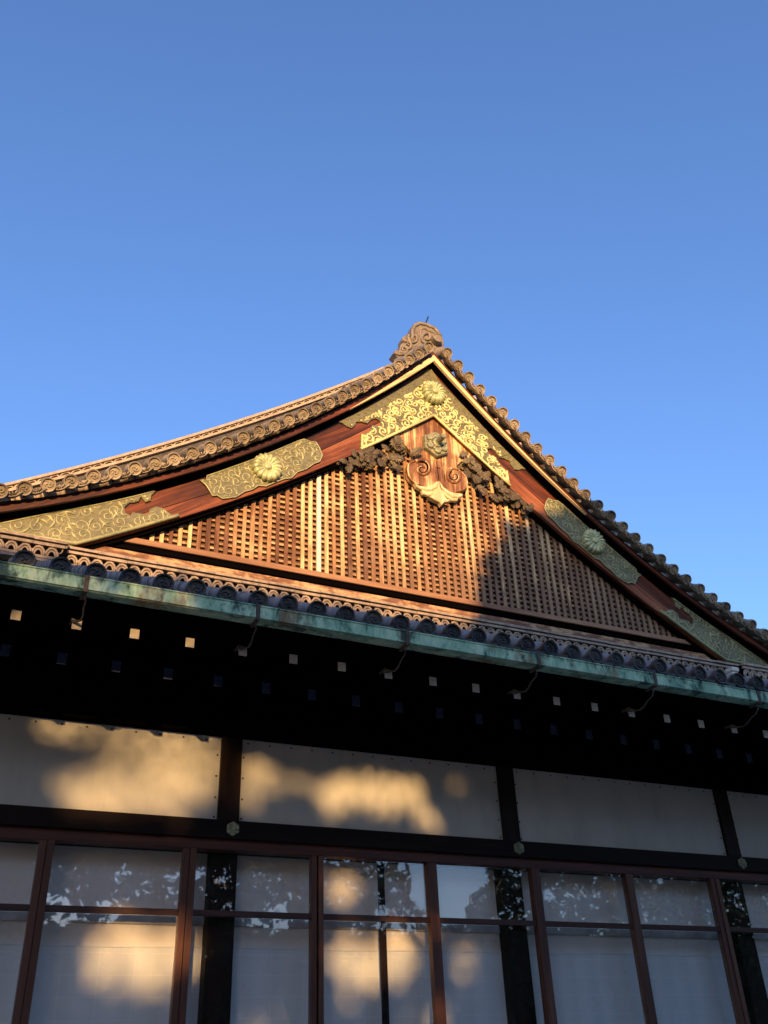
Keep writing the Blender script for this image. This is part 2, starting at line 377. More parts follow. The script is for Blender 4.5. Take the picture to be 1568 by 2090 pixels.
# ---- rear body and upper roof
b = MB(); b.box(X0, X1, .62, 1.2, .9, 6.1)
part('rear_wall', b, M['dark'])
for sd_ in (-1, 1):
    b = MB()
    lo = curve(lambda t: MU(t)+.02, 0, TMAX, 30, sd_); up = curve(lambda t: DC(t)-.03, 0, TMAX, 30, sd_)
    b.band(lo, up, .70, 9.0)
    nroll = 0
    for yy in [1.7 + .25*k for k in range(0)]: pass
    part('roof_slope', b, M['tile'])
    # descending ridge behind the verge rolls
    b = MB()
    lo = curve(lambda t: DC(t)+.0, .25, TMAX, 30, sd_)
    dk = MB(); dk.band(lo, curve(lambda t: RT(t)-.13, .25, TMAX, 30, sd_), .84, 1.04)
    for k, dz in enumerate((.13, .045)):
        b.band(curve(lambda t: RT(t)-dz, .25, TMAX, 30, sd_), curve(lambda t: RT(t)-dz+.035, .25, TMAX, 30, sd_), .80, 1.08)
    # scallops between the courses
    t = .35
    while t < TMAX-.1:
        p = [];
        for k in range(9):
            a = math.pi*k/8; p.append((XC+sd_*(t + .05*math.cos(a)), .83, RT(t + .05*math.cos(a)) - .092 + .045*math.sin(a)))
        b.tube(p, .011, 5); t += .108
    t = .35
    while t < TMAX-.2:
        h_ = min(.17, (RT(t)-DC(t))*.5); dt = .26*math.cos(math.atan(.1296*t-1.077))
        b.tube([(XC+sd_*tt, .80, DC(tt)*.62 + (RT(tt)-.15)*.38) for tt in (t, t+dt*.5, t+dt-.022)], .055, 10)
        b.tube([(XC+sd_*tt, .80, DC(tt)*.62 + (RT(tt)-.15)*.38) for tt in (t, t+.04)], .074, 10); t += dt
    b.tube([(x, .95, z) for x, z in curve(lambda t: RT(t)-.005, .25, TMAX, 30, sd_)], .07, 8)
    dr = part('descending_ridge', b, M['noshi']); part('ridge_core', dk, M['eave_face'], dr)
# main ridge
b = MB(); b.box(XC-.12, XC+.12, 1.15, 9, 10.5, 10.95); b.box(XC-.17, XC+.17, 1.13, 9, 10.95, 11.0)
part('main_ridge', b, M['tile'])

# ---- verge tiles: roll + round face with a swirl, and a small pan lip
def swirl(bm, cx_, cz_, y, R, r, arms=3):
    for k in range(arms):
        pts = []
        for i in range(9):
            a = 2*math.pi*k/arms + i*.30; rr = R*(.22 + .78*i/8)
            pts.append((cx_ + rr*math.cos(a), y, cz_ + rr*math.sin(a)))
        bm.tube(pts, [r*(1.4 - 1.0*i/8)*.8 for i in range(9)], 5)
def round_tile(R, L, seg=20, arms=3):
    b = MB()
    def ring(r, y): return [(r*math.cos(2*math.pi*k/seg), y, r*math.sin(2*math.pi*k/seg)) for k in range(seg)]
    b.rings([ring(R*.80, .018), ring(R*.80, .0), ring(R*.96, -.004), ring(R, .006), ring(R, .05), ring(R*.86, .055), ring(R*.84, L)], smooth=False, cap0=True)
    swirl(b, 0, 0, .016, R*.68, .010, arms)
    return b
vt = round_tile(.078, .42).mesh('verge_tile', M['tile_edge'])
def lip_mesh(sd_):
    b = MB(); n = 8
    lo = [(-.095 + .19*k/n, -.030 - .028*math.sin(math.pi*k/n)) for k in range(n+1)]
    up = [(x, z + .020) for x, z in lo]
    b.band(lo, up, 0.0, .16)
    for dx in (-.028, 0, .028):
        b.tube([(dx*.5, -.004, -.040), (dx*1.2, -.012, -.018), (dx*1.9, -.006, -.002)], [.006, .012, .005], 5)
    return b
lipm = lip_mesh(1).mesh('pan_tile_lip', M['tile_edge'])
def arc_ts(step, start):
    out = []; t = start
    while t < TMAX:
        out.append(t); d = .1296*t - 1.077; t += step/math.sqrt(1 + d*d)
    return out
rnd = random.Random(3)
for sd_ in (-1, 1):
    T = arc_ts(.2475*.80 if False else .2375, .155)
    for i, t in enumerate(T):
        o = part('verge_tile', vt, None, loc=(XC+sd_*t, .43 + rnd.uniform(-.008, .008), DC(t) + rnd.uniform(-.006, .006)))
        o.rotation_euler = (Matrix.Rotation(.52 + rnd.uniform(-.04, .04), 3, 'X') @ Matrix.Rotation(rnd.uniform(0, 6.28), 3, 'Y')).to_euler()
        if i+1 < len(T):
            tm = (t + T[i+1])/2; sl = .1296*tm - 1.077
            l = part('pan_tile_lip', lipm, None, loc=(XC+sd_*tm, .445, DC(tm)-.01))
            l.rotation_euler = (Matrix.Rotation(.40, 3, 'X') @ Matrix.Rotation(math.atan(-sl)*sd_, 3, 'Y')).to_euler()
# ---- board mouldings under the verge
for sd_, sfx in ((-1, 'l'), (1, 'r')):
    b = MB(); b.band(curve(lambda t: MU(t)-.005, 0, TMAX, 30, sd_), curve(lambda t: DC(t)-.055, 0, TMAX, 30, sd_), .60, .80)
    part('tile_batten', b, M['black'])  # black stands in for the shadow under the verge tiles
    b = MB(); b.band(curve(lambda t: (ML(t)*.5 + MU(t)*.5), 0, TMAX, 30, sd_), curve(MU, 0, TMAX, 30, sd_), .585, .615)
    part('upper_moulding', b, M['barge_'+sfx])
    tw = 1.35 if sd_ < 0 else 2.3
    b = MB(); b.band(curve(lambda t: ML(t), 0, tw, 14, sd_), curve(lambda t: ML(t)+.003+(MU(t)-ML(t))*.55*(1-(t/tw)**2), 0, tw, 14, sd_), .568, .61)
    part('lower_moulding', b, M['worn_'+sfx], label='pale lower moulding beside the peak')
    b = MB(); b.band(curve(lambda t: ML(t)+.002, .05, TMAX, 22, sd_), curve(lambda t: (ML(t)*.5+MU(t)*.5), .05, TMAX, 22, sd_), .575, .612)
    part('lower_moulding', b, M['barge_'+sfx])
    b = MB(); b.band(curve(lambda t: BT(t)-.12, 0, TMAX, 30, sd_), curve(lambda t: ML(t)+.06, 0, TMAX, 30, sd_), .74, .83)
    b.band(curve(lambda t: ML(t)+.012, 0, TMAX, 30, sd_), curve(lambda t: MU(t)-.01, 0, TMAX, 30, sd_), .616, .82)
    part('recess_board', b, M['black'])  # black puts the moulding's shaded underside into the colour
# ---- barge boards (two planks and a bottom bead), plates and flower crests are their sub-parts
def vine(poly, cell, seed, y, r, margin=.0, R0=.5):
    rd = random.Random(seed); b = MB()
    xs = [p[0] for p in poly]; zs = [p[1] for p in poly]
    def ok(p): return inside(p, poly) and inside((p[0]+margin, p[1]), poly) and inside((p[0]-margin, p[1]), poly) and inside((p[0], p[1]+margin), poly) and inside((p[0], p[1]-margin), poly)
    def draw(pts, rad):
        run = []
        for p, q_ in zip(pts, rad):
            if ok(p): run.append((p, q_))
            else:
                if len(run) > 2: b.tube([(a[0], y, a[1]) for a, _ in run], [c for _, c in run], 5)
                run = []
        if len(run) > 2: b.tube([(a[0], y, a[1]) for a, _ in run], [c for _, c in run], 5)
    z = min(zs); row = 0
    while z < max(zs):
        x = min(xs) + (cell*.5 if row % 2 else 0)
        while x < max(xs):
            c = (x + rd.uniform(-.25, .25)*cell, z + rd.uniform(-.25, .25)*cell); R = cell*R0*rd.uniform(.8, 1.15)
            a0 = rd.uniform(0, 6.28); dr = rd.choice((-1, 1))
            pts = []; rad = []
            for i in range(26):
                u = i/25; a = a0 + dr*u*8.2; rr = R*(1.0 - .80*u)
                pts.append((c[0]+rr*math.cos(a), c[1]+rr*math.sin(a))); rad.append(r*(.7 + .7*u))
            draw(pts, rad)
            # stem with a leaf that leaves the curl
            e = pts[0]; ta = a0 - dr*math.pi/2; pp = []; rr_ = []
            for i in range(10):
                u = i/9; ta2 = ta + dr*(-1.2)*u
                e = (e[0] + math.cos(ta2)*R*.20, e[1] + math.sin(ta2)*R*.20); pp.append(e); rr_.append(r*(.8 + 1.3*math.sin(math.pi*u)*(u > .3)) * (1-.6*(u > .9)))
            draw(pp, rr_)
            x += cell
        z += cell*.82; row += 1
    return b
def kiku(c, y0, R, H, n=16):
    """flower crest: petals as ridged gores on a dome, with a raised button"""
    b = MB(); rows = []
    nr, per = 9, 8
    for i in range(nr):
        u = i/(nr-1)
        ring = []
        for k in range(n*per):
            a = 2*math.pi*k/(n*per); ph = (k % per)/per
            bulge = abs(math.sin(math.pi*ph))**.6
            if u < .75:
                rr = R*(.22 + .78*u/.75)*(1 if u < .5 else (1 - .10*(1-bulge)*(u-.5)/.25))
                h = H*(.62 + .38*math.sin(math.pi*min(1, u/.75)*.85))*(1 - .28*(1-bulge)*min(1, u/.3))
            else:
                v = (u-.75)/.25; rr = R*(1 - .10*(1-bulge))*(1 + .03*math.sin(v*math.pi)); h = H*.80*(1-v)*(1 - .28*(1-bulge))
            ring.append((c[0]+rr*math.cos(a), y0-h, c[1]+rr*math.sin(a)))
        rows.append(ring)
    b.rings(rows[::-1], smooth=True, cap0=False, cap1=True)
    bt = []
    for rr, h in ((.26, .55), (.26, .82), (.22, .92), (.12, .98)):
        bt.append([(c[0]+R*rr*math.cos(2*math.pi*k/20), y0-H*h, c[1]+R*rr*math.sin(2*math.pi*k/20)) for k in range(20)])
    b.rings(bt, smooth=True, cap0=False, cap1=True)
    return b
YB = .73
low_px = Z2(YB-.01, (0,620),(120,595),(240,570),(360,540),(480,520),(600,490),(720,462),(830,432),(930,405),(1030,375),(1042,400),(1010,430),(1005,465),(970,477),(940,440),(925,470),(890,480),(865,478),(830,510),(835,545),(870,562),(885,540),(905,545),(940,550),(985,555),(1000,520),(1040,503),(1090,515),(1130,548),(1180,578),(850,668),(480,772))
low_plate = low_px + [(XC-5.0, FOOT+.005), (XC-5.45, FOOT+.005)]
mid_plate = Z3(YB-.01, (95,462),(135,462),(140,415),(190,392),(240,362),(400,312),(590,252),(680,225),(740,198),(785,188),(830,205),(862,205),(885,240),(907,295),(890,335),(850,350),(800,385),(740,405),(700,445),(655,450),(600,470),(530,500),(480,495),(440,522),(390,535),(330,572),(240,583),(205,560),(175,565),(150,520),(130,490))
apex_plate = Z1(YB-.01, (868,432),(787,480),(660,552),(545,620),(430,690),(320,745),(230,790),(262,800),(290,822),(320,832),(345,808),(350,790),(385,790),(425,800),(450,775),(480,765),(510,785),(508,815),(480,812),(455,812),(440,835),(438,855),(415,855),(400,875),(378,870),(376,985),(500,930),(680,845),(868,752))
apex_plate = [(min(p[0], XC-.0005), p[1]) for p in apex_plate]
def on_barge_edge(P, e):
    out = []
    for x, z in P:
        t = abs(x-XC); z = min(z, BT(t)-e); z = max(z, BL(t)+e if t < 4.45 else FOOT+e); out.append((x, z))
    return out
low_plate, mid_plate, apex_plate = [on_barge_edge(P, .006) for P in (low_plate, mid_plate, apex_plate)]
def edge_bar(bm, P, y, r):
    bm.tube([(x, y, z) for x, z in P], r, 6)
for sd_, sfx in ((-1, 'l'), (1, 'r')):
    F = (lambda P: P) if sd_ < 0 else mpoly
    b = MB()
    mid = lambda t: max(BL(t), FOOT if t > 4.45 else -9)*.55 + BT(t)*.45
    low = lambda t: max(BL(t), FOOT) if t < 4.6 else FOOT
    TT = ts(0, 4.45, 26) + ts(4.5, 5.5, 8)
    C = lambda fn: [(XC+sd_*t, fn(t)) for t in TT]
    lowb = MB(); lowb.band(C(lambda t: low(t)), C(lambda t: max(mid(t)-.006, low(t)+.004)), YB, YB+.10)
    b.band(C(lambda t: max(mid(t)+.006, low(t)+.008)), C(lambda t: max(BT(t), low(t)+.012)), YB+.006, YB+.10)
    lowb.band([(XC+sd_*t, BL(t)-.004) for t in ts(0, 4.45, 26)], [(XC+sd_*t, BL(t)+.045) for t in ts(0, 4.45, 26)], YB-.004, YB+.04)
    bo = part('barge_board', b, M['barge_'+sfx])
    part('lower_plank', lowb, M['plank_'+sfx], bo)
    b = MB(); b.band([(XC+sd_*t, BL(t)-.055) for t in ts(0.0, 4.5, 26)], [(XC+sd_*t, BL(t)-.0) for t in ts(0.0, 4.5, 26)], YB+.055, YB+.12)
    part('barge_fillet', b, M['black'], bo)  # black strip drawn as the shadow line below the board
    for P, seed, cell, nm, hi in ((low_plate, 5, .165, 'foot_plate', 0), (mid_plate, 9, .15, 'mid_plate', 0), (apex_plate, 13, .13, 'peak_plate', 1)):
        P = F(P)
        pl = MB(); pl.prism(P, YB-.022, YB+.02, .006)
        po = part(nm, pl, M['brass'], bo)
        lowp = P
        if hi: lowp = [(x, z) for x, z in P]; lowp = [(x, min(z, BL(abs(x-XC)) + .74*(BT(abs(x-XC))-BL(abs(x-XC))))) for x, z in lowp]
        v = vine(lowp, .15 if hi else cell, seed, YB-.022, .0125 if hi else .0085, .014, .46 if hi else .5)
        if hi:
            f_ = vine(P, .17, seed+50, YB-.021, .007, .02)
            part('faint_relief', f_, M['brass'], bo)
            e = [(x, z+.022) for x, z in F(Z1(YB, (376, 985), (500, 930), (680, 845), (862, 757)))]
            edge_bar(v, e, YB-.024, .020)
            e = [(x, z) for x, z in F(Z1(YB, (386, 878), (386, 975)))]; edge_bar(v, e, YB-.022, .016)
        elif nm == 'foot_plate':
            t_ = ts(2.35, 4.44, 20) if False else None
            e = [(XC+sd_*t, BL(t)+.026) for t in ts(3.42, 4.46, 14)] + [(XC+sd_*5.4, FOOT+.028)]
            edge_bar(v, e, YB-.024, .022)
            edge_bar(v, P[:10], YB-.022, .009)
        else: edge_bar(v, P + P[:1], YB-.020, .010)
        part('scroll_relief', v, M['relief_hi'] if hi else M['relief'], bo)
    c = at(545, 955, YB-.05); c = c if sd_ < 0 else mir(c)
    part('flower_crest', kiku(c, YB-.02, .185, .10), M['kiku'], bo)
    if sd_ < 0:
        c = at(886, 803, YB-.06)
        part('flower_crest', kiku((XC, c[1]), YB-.02, .18, .13), M['kiku'], bo, label='brightly lit flower crest at the peak')
# ---- lattice
def zlow(x): return 6.70
b = MB(); cr = MB(); HALF = XC - at(270, 1106, .86)[0]
nsl = 74; sp = 2*HALF/nsl; rl = random.Random(8)
pale_x = at(652, 1050, .86)[0]; pale = None
for i in range(nsl+1):
    x = XC - HALF + sp*i; t = abs(x-XC); top = BL(t) - .0 + .10; bot = 6.705
    if top - bot < .05: continue
    top = min(top, 9.35); wv = .0235 + rl.uniform(-.003, .003); dx = rl.uniform(-.004, .004)
    if pale is None and x > pale_x - sp/2:
        pale = MB(); pale.box(x-.026, x+.026, .852, .885, bot+.06, top); continue
    dt_ = rl.uniform(-.007, .007); yf = .86 + rl.uniform(0, .007)
    b.hexa([(xx, y, z) for sg in (-1, 1) for y in (yf, .885) for xx, z in ((x+dx+sg*wv, bot), (x+dx+dt_+sg*wv, top))])
z = 6.76
while z < 9.3:
    tt = None
    # half width at this height under the barge
    lo_, hi_ = 0, 4.5
    for _ in range(30):
        m_ = (lo_+hi_)/2
        if BL(m_)+.08 > z: lo_ = m_
        else: hi_ = m_
    hw = lo_
    if hw > .1:
        x = XC - hw
        while x < XC+hw-.01:                          # laths in lengths, so wear differs
            L = rl.uniform(.07, .28); x2 = min(x+L, XC+hw); cr.box(x, x2-.0005, .888+rl.uniform(0, .004), .916, z-.0145, z+.0145); x = x2
    z += .0745
gl = part('gable_lattice', b, M['slat'])
part('pale_slat', pale, M['pale_slat'], gl, label='one bleached almost white slat')
part('cross_laths', cr, M['cross'], gl)
b = MB(); b.prism([(XC-4.6, 6.6)] + curve(lambda t: BL(t)+.12, 4.55, 0, 12, -1) + curve(lambda t: BL(t)+.12, .01, 4.55, 12, 1) + [(XC+4.6, 6.6)], .926, 1.05)
part('lattice_backing', b, M['backing'], gl)
# ---- sill beams under the lattice
b = MB(); b.box(XC-4.55, XC+4.55, .80, .835, 6.665, 6.735); part('lattice_sill', b, M['sill'], bevel=.008)
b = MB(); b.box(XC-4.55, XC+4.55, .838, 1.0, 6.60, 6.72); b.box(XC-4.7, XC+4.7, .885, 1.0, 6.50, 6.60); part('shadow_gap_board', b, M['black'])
b = MB(); b.box(XC-4.75, XC+4.75, .80, .88, 6.40, 6.562); part('base_beam', b, M['peel'], bevel=.01)
# ---- ridge of wave tiles along the gable's foot
def wave_strip(x0, x1, yf):
    b = MB(); bk = MB()
    rn = random.Random(int(x0*10)+77)
    bk.box(x0, x1, yf+.035, yf+.2, 6.12, 6.36)
    for z0, z1, dy in ((6.345, 6.375, -.01), (6.300, 6.330, .005), (6.150, 6.180, .0), (6.105, 6.135, -.02)):
        x = x0
        while x < x1:
            L = min(.31, x1-x); b.box(x, x+L-.004, yf+dy+rn.uniform(-.004, .004), yf+.19, z0+rn.uniform(-.003, .003), z1); x += .31
    x = x0; per = .128
    while x < x1 - per:
        for k in range(2):
            pts = []
            for i in range(11):
                a = math.pi*i/10; pts.append((x + per*.5 + (per*.47 - k*.022)*math.cos(a), yf+.028, 6.188 + (.095 - k*.03)*math.sin(a)))
            b.tube(pts, .015 - .003*k, 5)
        pts = [(x + per + .035*math.cos(a), yf+.034, 6.292 - .05*math.sin(a)) for a in [math.pi*i/8 for i in range(9)]]
        b.tube(pts, .009, 5); x += per
    return b, bk
for x0, x1, yf in ((X0, .72, .52), (.72, 9.82, .60), (9.82, X1, .52)):
    b, bk = wave_strip(x0, x1, yf); p = part('wave_tile_ridge', b, M['noshi']); part('ridge_core', bk, M['black'], p)  # black core paints in the recess shadow behind the waves
# small white end block
c = at(1492, 1376, .50); b = MB(); b.box(c[0]-.05, c[0]+.05, .42, .52, c[1]-.10, c[1]+.01); b.box(c[0]-.065, c[0]+.065, .40, .525, c[1]+.01, c[1]+.07)
part('white_end_block', b, M['white_cap'], bevel=.008)

# ---- pendant, foliage carvings and boss
YP = .765
pend = ZP(YP, (515,10),(400,80),(100,240),(95,330),(130,380),(185,430),(245,490),(275,545),(250,580),(215,620),(188,680),(190,770),(225,835),(285,880),(330,905),(460,930),(580,950),(700,985),(800,1000),(875,985),(915,960),(935,890),(915,810),(875,755),(830,715),(800,670),(850,620),(930,590),(985,555),(960,470),(800,290),(640,130))
b = MB(); b.prism(pend, YP, YP+.075, .008)
pd = part('gable_pendant', b, M['pendant'])
s_ = MB()
def spiral(bm, crop_, y, ctr, r0, r1, a0, turns, rad, sq=1.0):
    pts = []; rr = []
    for i in range(40):
        u = i/39; a = a0 + turns*2*math.pi*u; r = r0 + (r1-r0)*u
        p = crop_(y, (ctr[0]+r*math.cos(a), ctr[1]+r*sq*math.sin(a)))[0]; pts.append((p[0], y-.004, p[1])); rr.append(rad*(1-.45*u))
    bm.tube(pts, rr, 6)
spiral(s_, ZP, YP, (372, 705), 116, 22, -2.35, 1.35, .029)
s_.tube([(x, YP-.004, z) for x, z in ZP(YP, (290,615),(235,625),(200,660),(192,720),(205,790),(240,845),(290,880),(350,905))], [.010,.014,.016,.017,.017,.015,.012,.008], 6)
part('scroll_carving', s_, M['pendant'], pd)
s_ = MB(); spiral(s_, ZP, YP, (772, 795), 104, 20, -1.9, -1.35, .029)
s_.tube([(x, YP-.004, z) for x, z in ZP(YP, (735,705),(800,712),(860,750),(905,810),(925,880),(905,945),(860,975),(790,978))], [.010,.014,.016,.017,.017,.015,.012,.008], 6)
part('scroll_carving', s_, M['pendant'], pd)
hl = MB(); spiral(hl, ZP, YP-.014, (372, 705), 100, 26, -1.2, .95, .007)
part('scroll_highlight', hl, M['fringe'], pd)  # pale tube painted in as the highlight along the scroll
hl = MB(); spiral(hl, ZP, YP-.014, (772, 795), 86, 24, -2.6, -.95, .007)
part('scroll_highlight', hl, M['fringe'], pd)
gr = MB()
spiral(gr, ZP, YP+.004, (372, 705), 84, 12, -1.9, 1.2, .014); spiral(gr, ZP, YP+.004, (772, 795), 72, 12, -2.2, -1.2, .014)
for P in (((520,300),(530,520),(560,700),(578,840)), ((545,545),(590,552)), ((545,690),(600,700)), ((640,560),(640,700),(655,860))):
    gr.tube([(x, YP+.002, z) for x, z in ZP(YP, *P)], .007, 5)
part('groove_shade', gr, M['black'], pd)  # black tubes painted in as the shadow lines of the carving
fr = MB()
for P, yy in ((((285,870),(330,905),(420,920),(510,895),(560,850),(580,880),(560,930),(500,965),(430,970),(360,950),(310,920)), YP-.02),
              (((365,950),(430,975),(510,965),(565,930),(575,985),(520,1020),(450,1030),(385,1010)), YP-.005),
              (((585,850),(640,925),(720,980),(800,1000),(870,1005),(880,1035),(820,1060),(750,1050),(680,1000),(620,940)), YP-.02),
              (((610,950),(680,1010),(750,1055),(825,1060),(810,1095),(750,1095),(690,1060),(640,1010)), YP-.005),
              (((580,850),(600,930),(640,1010),(680,1070),(735,1090),(690,1105),(650,1110),(620,1148),(595,1110),(530,1080),(460,1040),(520,1015),(560,960)), YP-.03)):
    fr.prism(ZP(yy, *P), yy, YP+.05, .012)
part('leaf_fringe', fr, M['fringe'], pd)
def hexpoly(c, R, rot=0): return [(c[0]+R*math.cos(rot+math.pi/3*k), c[1]+R*math.sin(rot+math.pi/3*k)) for k in range(6)]
bc = at(889, 906, YP-.06)
bc = (XC - .0, bc[1])
b = MB(); b.prism(hexpoly(bc, .205, math.pi/6), YP-.075, YP+.01, .012)
bs_ = part('hexagonal_boss', b, M['patina'], pd)
b = MB(); rn = random.Random(4)
for k in range(6):
    a = math.pi/6 + math.pi/3*k; p = (bc[0]+.125*math.cos(a), bc[1]+.125*math.sin(a))
    b.rings([[(p[0]+r*math.cos(2*math.pi*j/10), YP-.07-h, p[1]+r*math.sin(2*math.pi*j/10)) for j in range(10)] for r, h in ((.052, 0), (.050, .025), (.034, .042), (.014, .026))], smooth=True)
    a += math.pi/6; p = (bc[0]+.075*math.cos(a), bc[1]+.075*math.sin(a)); p2 = (bc[0]+.13*math.cos(a), bc[1]+.13*math.sin(a))
    b.tube([(p[0], YP-.08, p[1]), (p2[0], YP-.085, p2[1])], [.026, .010], 6)
b.rings([[(bc[0]+r*math.cos(2*math.pi*j/16), YP-.07-h, bc[1]+r*math.sin(2*math.pi*j/16)) for j in range(16)] for r, h in ((.075, 0), (.07, .035), (.05, .045), (.048, .055))], smooth=False)
part('boss_petals', b, M['patina'], pd)
b = MB(); b.rings([[(bc[0]+r*math.cos(2*math.pi*j/16), YP-.07-h, bc[1]+r*math.sin(2*math.pi*j/16)) for j in range(16)] for r, h in ((.040, 0), (.040, .20), (.034, .212))], smooth=False)
part('peg', b, M['patina'], pd)
leafpoly = Z1(.82, (205,1095),(270,1060),(340,1030),(400,1000),(470,965),(540,930),(620,895),(665,905),(710,965),(735,1000),(690,1045),(660,1080),(655,1115),(610,1130),(560,1112),(500,1115),(420,1112),(350,1098),(290,1105),(235,1112))
def leaf(bm, c, ang, L, W, y, tilt, curl, n=7, cup=-.03):
    """cupped lobed leaf, thick enough to be carved wood"""
    ca, sa = math.cos(ang), math.sin(ang); rows = []
    for i in range(n+1):
        u = i/n; wd = W*math.sin(math.pi*min(1, .12+.88*u))**.8*(1 + .25*math.sin(u*18)); lx = L*(u-.3)
        row = []
        for k in range(5):
            v = k/4*2-1
            px, pz = lx, wd*v
            yy = y - tilt*u - cup*(1-v*v) + curl*u*u + .012*math.sin(v*6+u*5)
            row.append((c[0]+px*ca-pz*sa, yy, c[1]+px*sa+pz*ca))
        rows.append(row)
    st = [bm.add(r) for r in rows]
    for a0, b0 in zip(st, st[1:]):
        for k in range(4): bm.face((a0+k, b0+k, b0+k+1, a0+k+1), True)
    st2 = [bm.add([(p[0], p[1]+.012, p[2]) for p in r]) for r in rows]
    for a0, b0 in zip(st2, st2[1:]):
        for k in range(4): bm.face((a0+k+1, b0+k+1, b0+k, a0+k), True)
    for s0, s1 in zip(range(n), range(1, n+1)):
        bm.face((st[s0], st2[s0], st2[s1], st[s1])); bm.face((st[s0+0]+4, st[s1]+4, st2[s1]+4, st2[s0]+4))
def foliage(P, sgn, seed):
    rd = random.Random(seed); b = MB()
    xs = [p[0] for p in P]; zs = [p[1] for p in P]; n = 0
    OUT = [(0,-.10),(.10,-.16),(.22,-.34),(.30,-.20),(.42,-.42),(.50,-.22),(.66,-.40),(.72,-.18),(.86,-.24),(1.05,.02)]
    OUT = OUT + [(x, -z) for x, z in OUT[-2::-1]]
    def carved(c, ang, L, y, tilt, bend):
        sub = MB(); sub.prism([(x, z) for x, z in OUT], -.10, .10, .035)
        sub.tube([(-.05, -.10, 0), (.5, -.13, 0), (1.0, -.10, .02)], [.06, .045, .015], 5)
        ca, sa = math.cos(ang), math.sin(ang); n0 = len(b.v)
        for x, yy, z in sub.v:
            a = bend*x; xx, zz = x*math.cos(a*.5) - z*math.sin(a), z*math.cos(a) + x*math.sin(a*.5)
            b.v.append((c[0] + L*(xx*ca - zz*sa), y + L*yy*.32 - tilt*xx*L + .35*L*z*z - .06*math.sin(3*x)*L, c[1] + L*(xx*sa + zz*ca)))
        b.f += [tuple(i+n0 for i in f) for f in sub.f]; b.sm += sub.sm
    while n < 66:
        c = (rd.uniform(min(xs), max(xs)), rd.uniform(min(zs), max(zs)))
        if not inside(c, P): continue
        t = abs(c[0]-XC); k = max(.42, 1.0 - t*.36)
        ang = (math.pi if sgn < 0 else 0) + sgn*rd.choice((.65, .65, -.5, 1.7, -1.6)) + rd.uniform(-.5, .5)
        tip = (c[0] + .17*k*math.cos(ang), c[1] + .17*k*math.sin(ang))
        if not inside(tip, P) and t < 1.15: continue
        if n < 30 and t < .95: continue
        carved(c, ang, rd.uniform(.15, .24)*k, .825 - rd.uniform(0, .13), rd.uniform(-.25, .35), rd.uniform(-1.0, 1.0)); n += 1
    fc = Z1(.76, (628, 968))[0]; fc = fc if sgn < 0 else mir(fc)
    for ring, (m_, R) in enumerate(((9, .115), (7, .08), (5, .045))):
        for k in range(m_):
            a = 2*math.pi*(k+.4*ring)/m_
            leaf(b, (fc[0]+R*.55*math.cos(a), fc[1]+R*.55*math.sin(a)), a+.5, R*1.0, R*.42, .79-.022*ring, .03, -.01)
    pts = [];
    for i in range(26):
        u = i/25; a = u*9; pts.append((fc[0]+.10*(1-u*.85)*math.cos(a), .735-.02*u, fc[1]+.10*(1-u*.85)*math.sin(a)))
    b.tube(pts, .013, 5)
    return b
part('carved_foliage', foliage(leafpoly, -1, 21), M['carving'])
part('carved_foliage', foliage(mpoly(leafpoly), 1, 22), M['carving'])

# ---- ridge-end tile
YO = .95
oni = ZO(YO, (165,575),(190,530),(225,520),(250,535),(262,500),(270,450),(300,415),(335,405),(300,395),(297,350),(330,308),(375,305),(410,335),(425,320),(423,220),(455,155),(530,115),(640,135),(760,185),(830,240),(875,310),(900,400),(908,520),(908,760),(560,760),(240,640))
cxo = at(862, 690, YO)[0]
b = MB(); b.prism(oni, YO, YO+.16, .012)
M['ridge_end'] = tile('brown_ridge_end_tile', (.075, .062, .046), (.14, .118, .086), (.22, .19, .14))
og = part('ridge_end_tile', b, M['ridge_end'])
b = MB()
b.tube([(x, YO-.004, z) for x, z in ZO(YO, (440,420),(440,250),(470,180),(540,145),(640,165),(750,210),(810,270),(850,340))], .030, 6)
b.tube([(x, YO-.004, z) for x, z in ZO(YO, (560,560),(545,420),(560,240),(600,215),(740,275),(770,300))], .018, 6)
spiral(b, ZO, YO-.01, (650, 350), 95, 25, 1.0, 1.2, .034)
spiral(b, ZO, YO-.01, (455, 360), 80, 15, -2.5, -1.3, .024); spiral(b, ZO, YO-.01, (365, 470), 70, 15, -2.0, 1.3, .024); spiral(b, ZO, YO-.01, (320, 520), 60, 12, 2.5, -1.3, .026)
b.tube([(x, YO-.006, z) for x, z in ZO(YO, (175,570),(230,600),(330,600),(420,560),(500,490))], [.03,.028,.022,.018,.012], 6)
b.tube([(x, YO-.006, z) for x, z in ZO(YO, (310,390),(350,420),(430,430),(500,410))], [.03,.024,.02,.012], 6)
p = ZO(YO-.03, (785, 390))[0]
b.rings([[(p[0]+r*math.cos(2*math.pi*j/16), YO-h, p[1]+r*math.sin(2*math.pi*j/16)) for j in range(16)] for r, h in ((.085, 0), (.085, .10), (.07, .105), (.07, .095))], smooth=False)
part('scroll_relief', b, M['ridge_end'], og)
b = MB(); a_ = ZO(1.05, (640, 130))[0]; c_ = ZO(1.05, (672, 45))[0]
b.tube([(a_[0], 1.05, a_[1]-.1), (a_[0], 1.05, a_[1]), (c_[0], 1.05, c_[1])], .011, 6); part('lightning_rod', b, M['rod'])

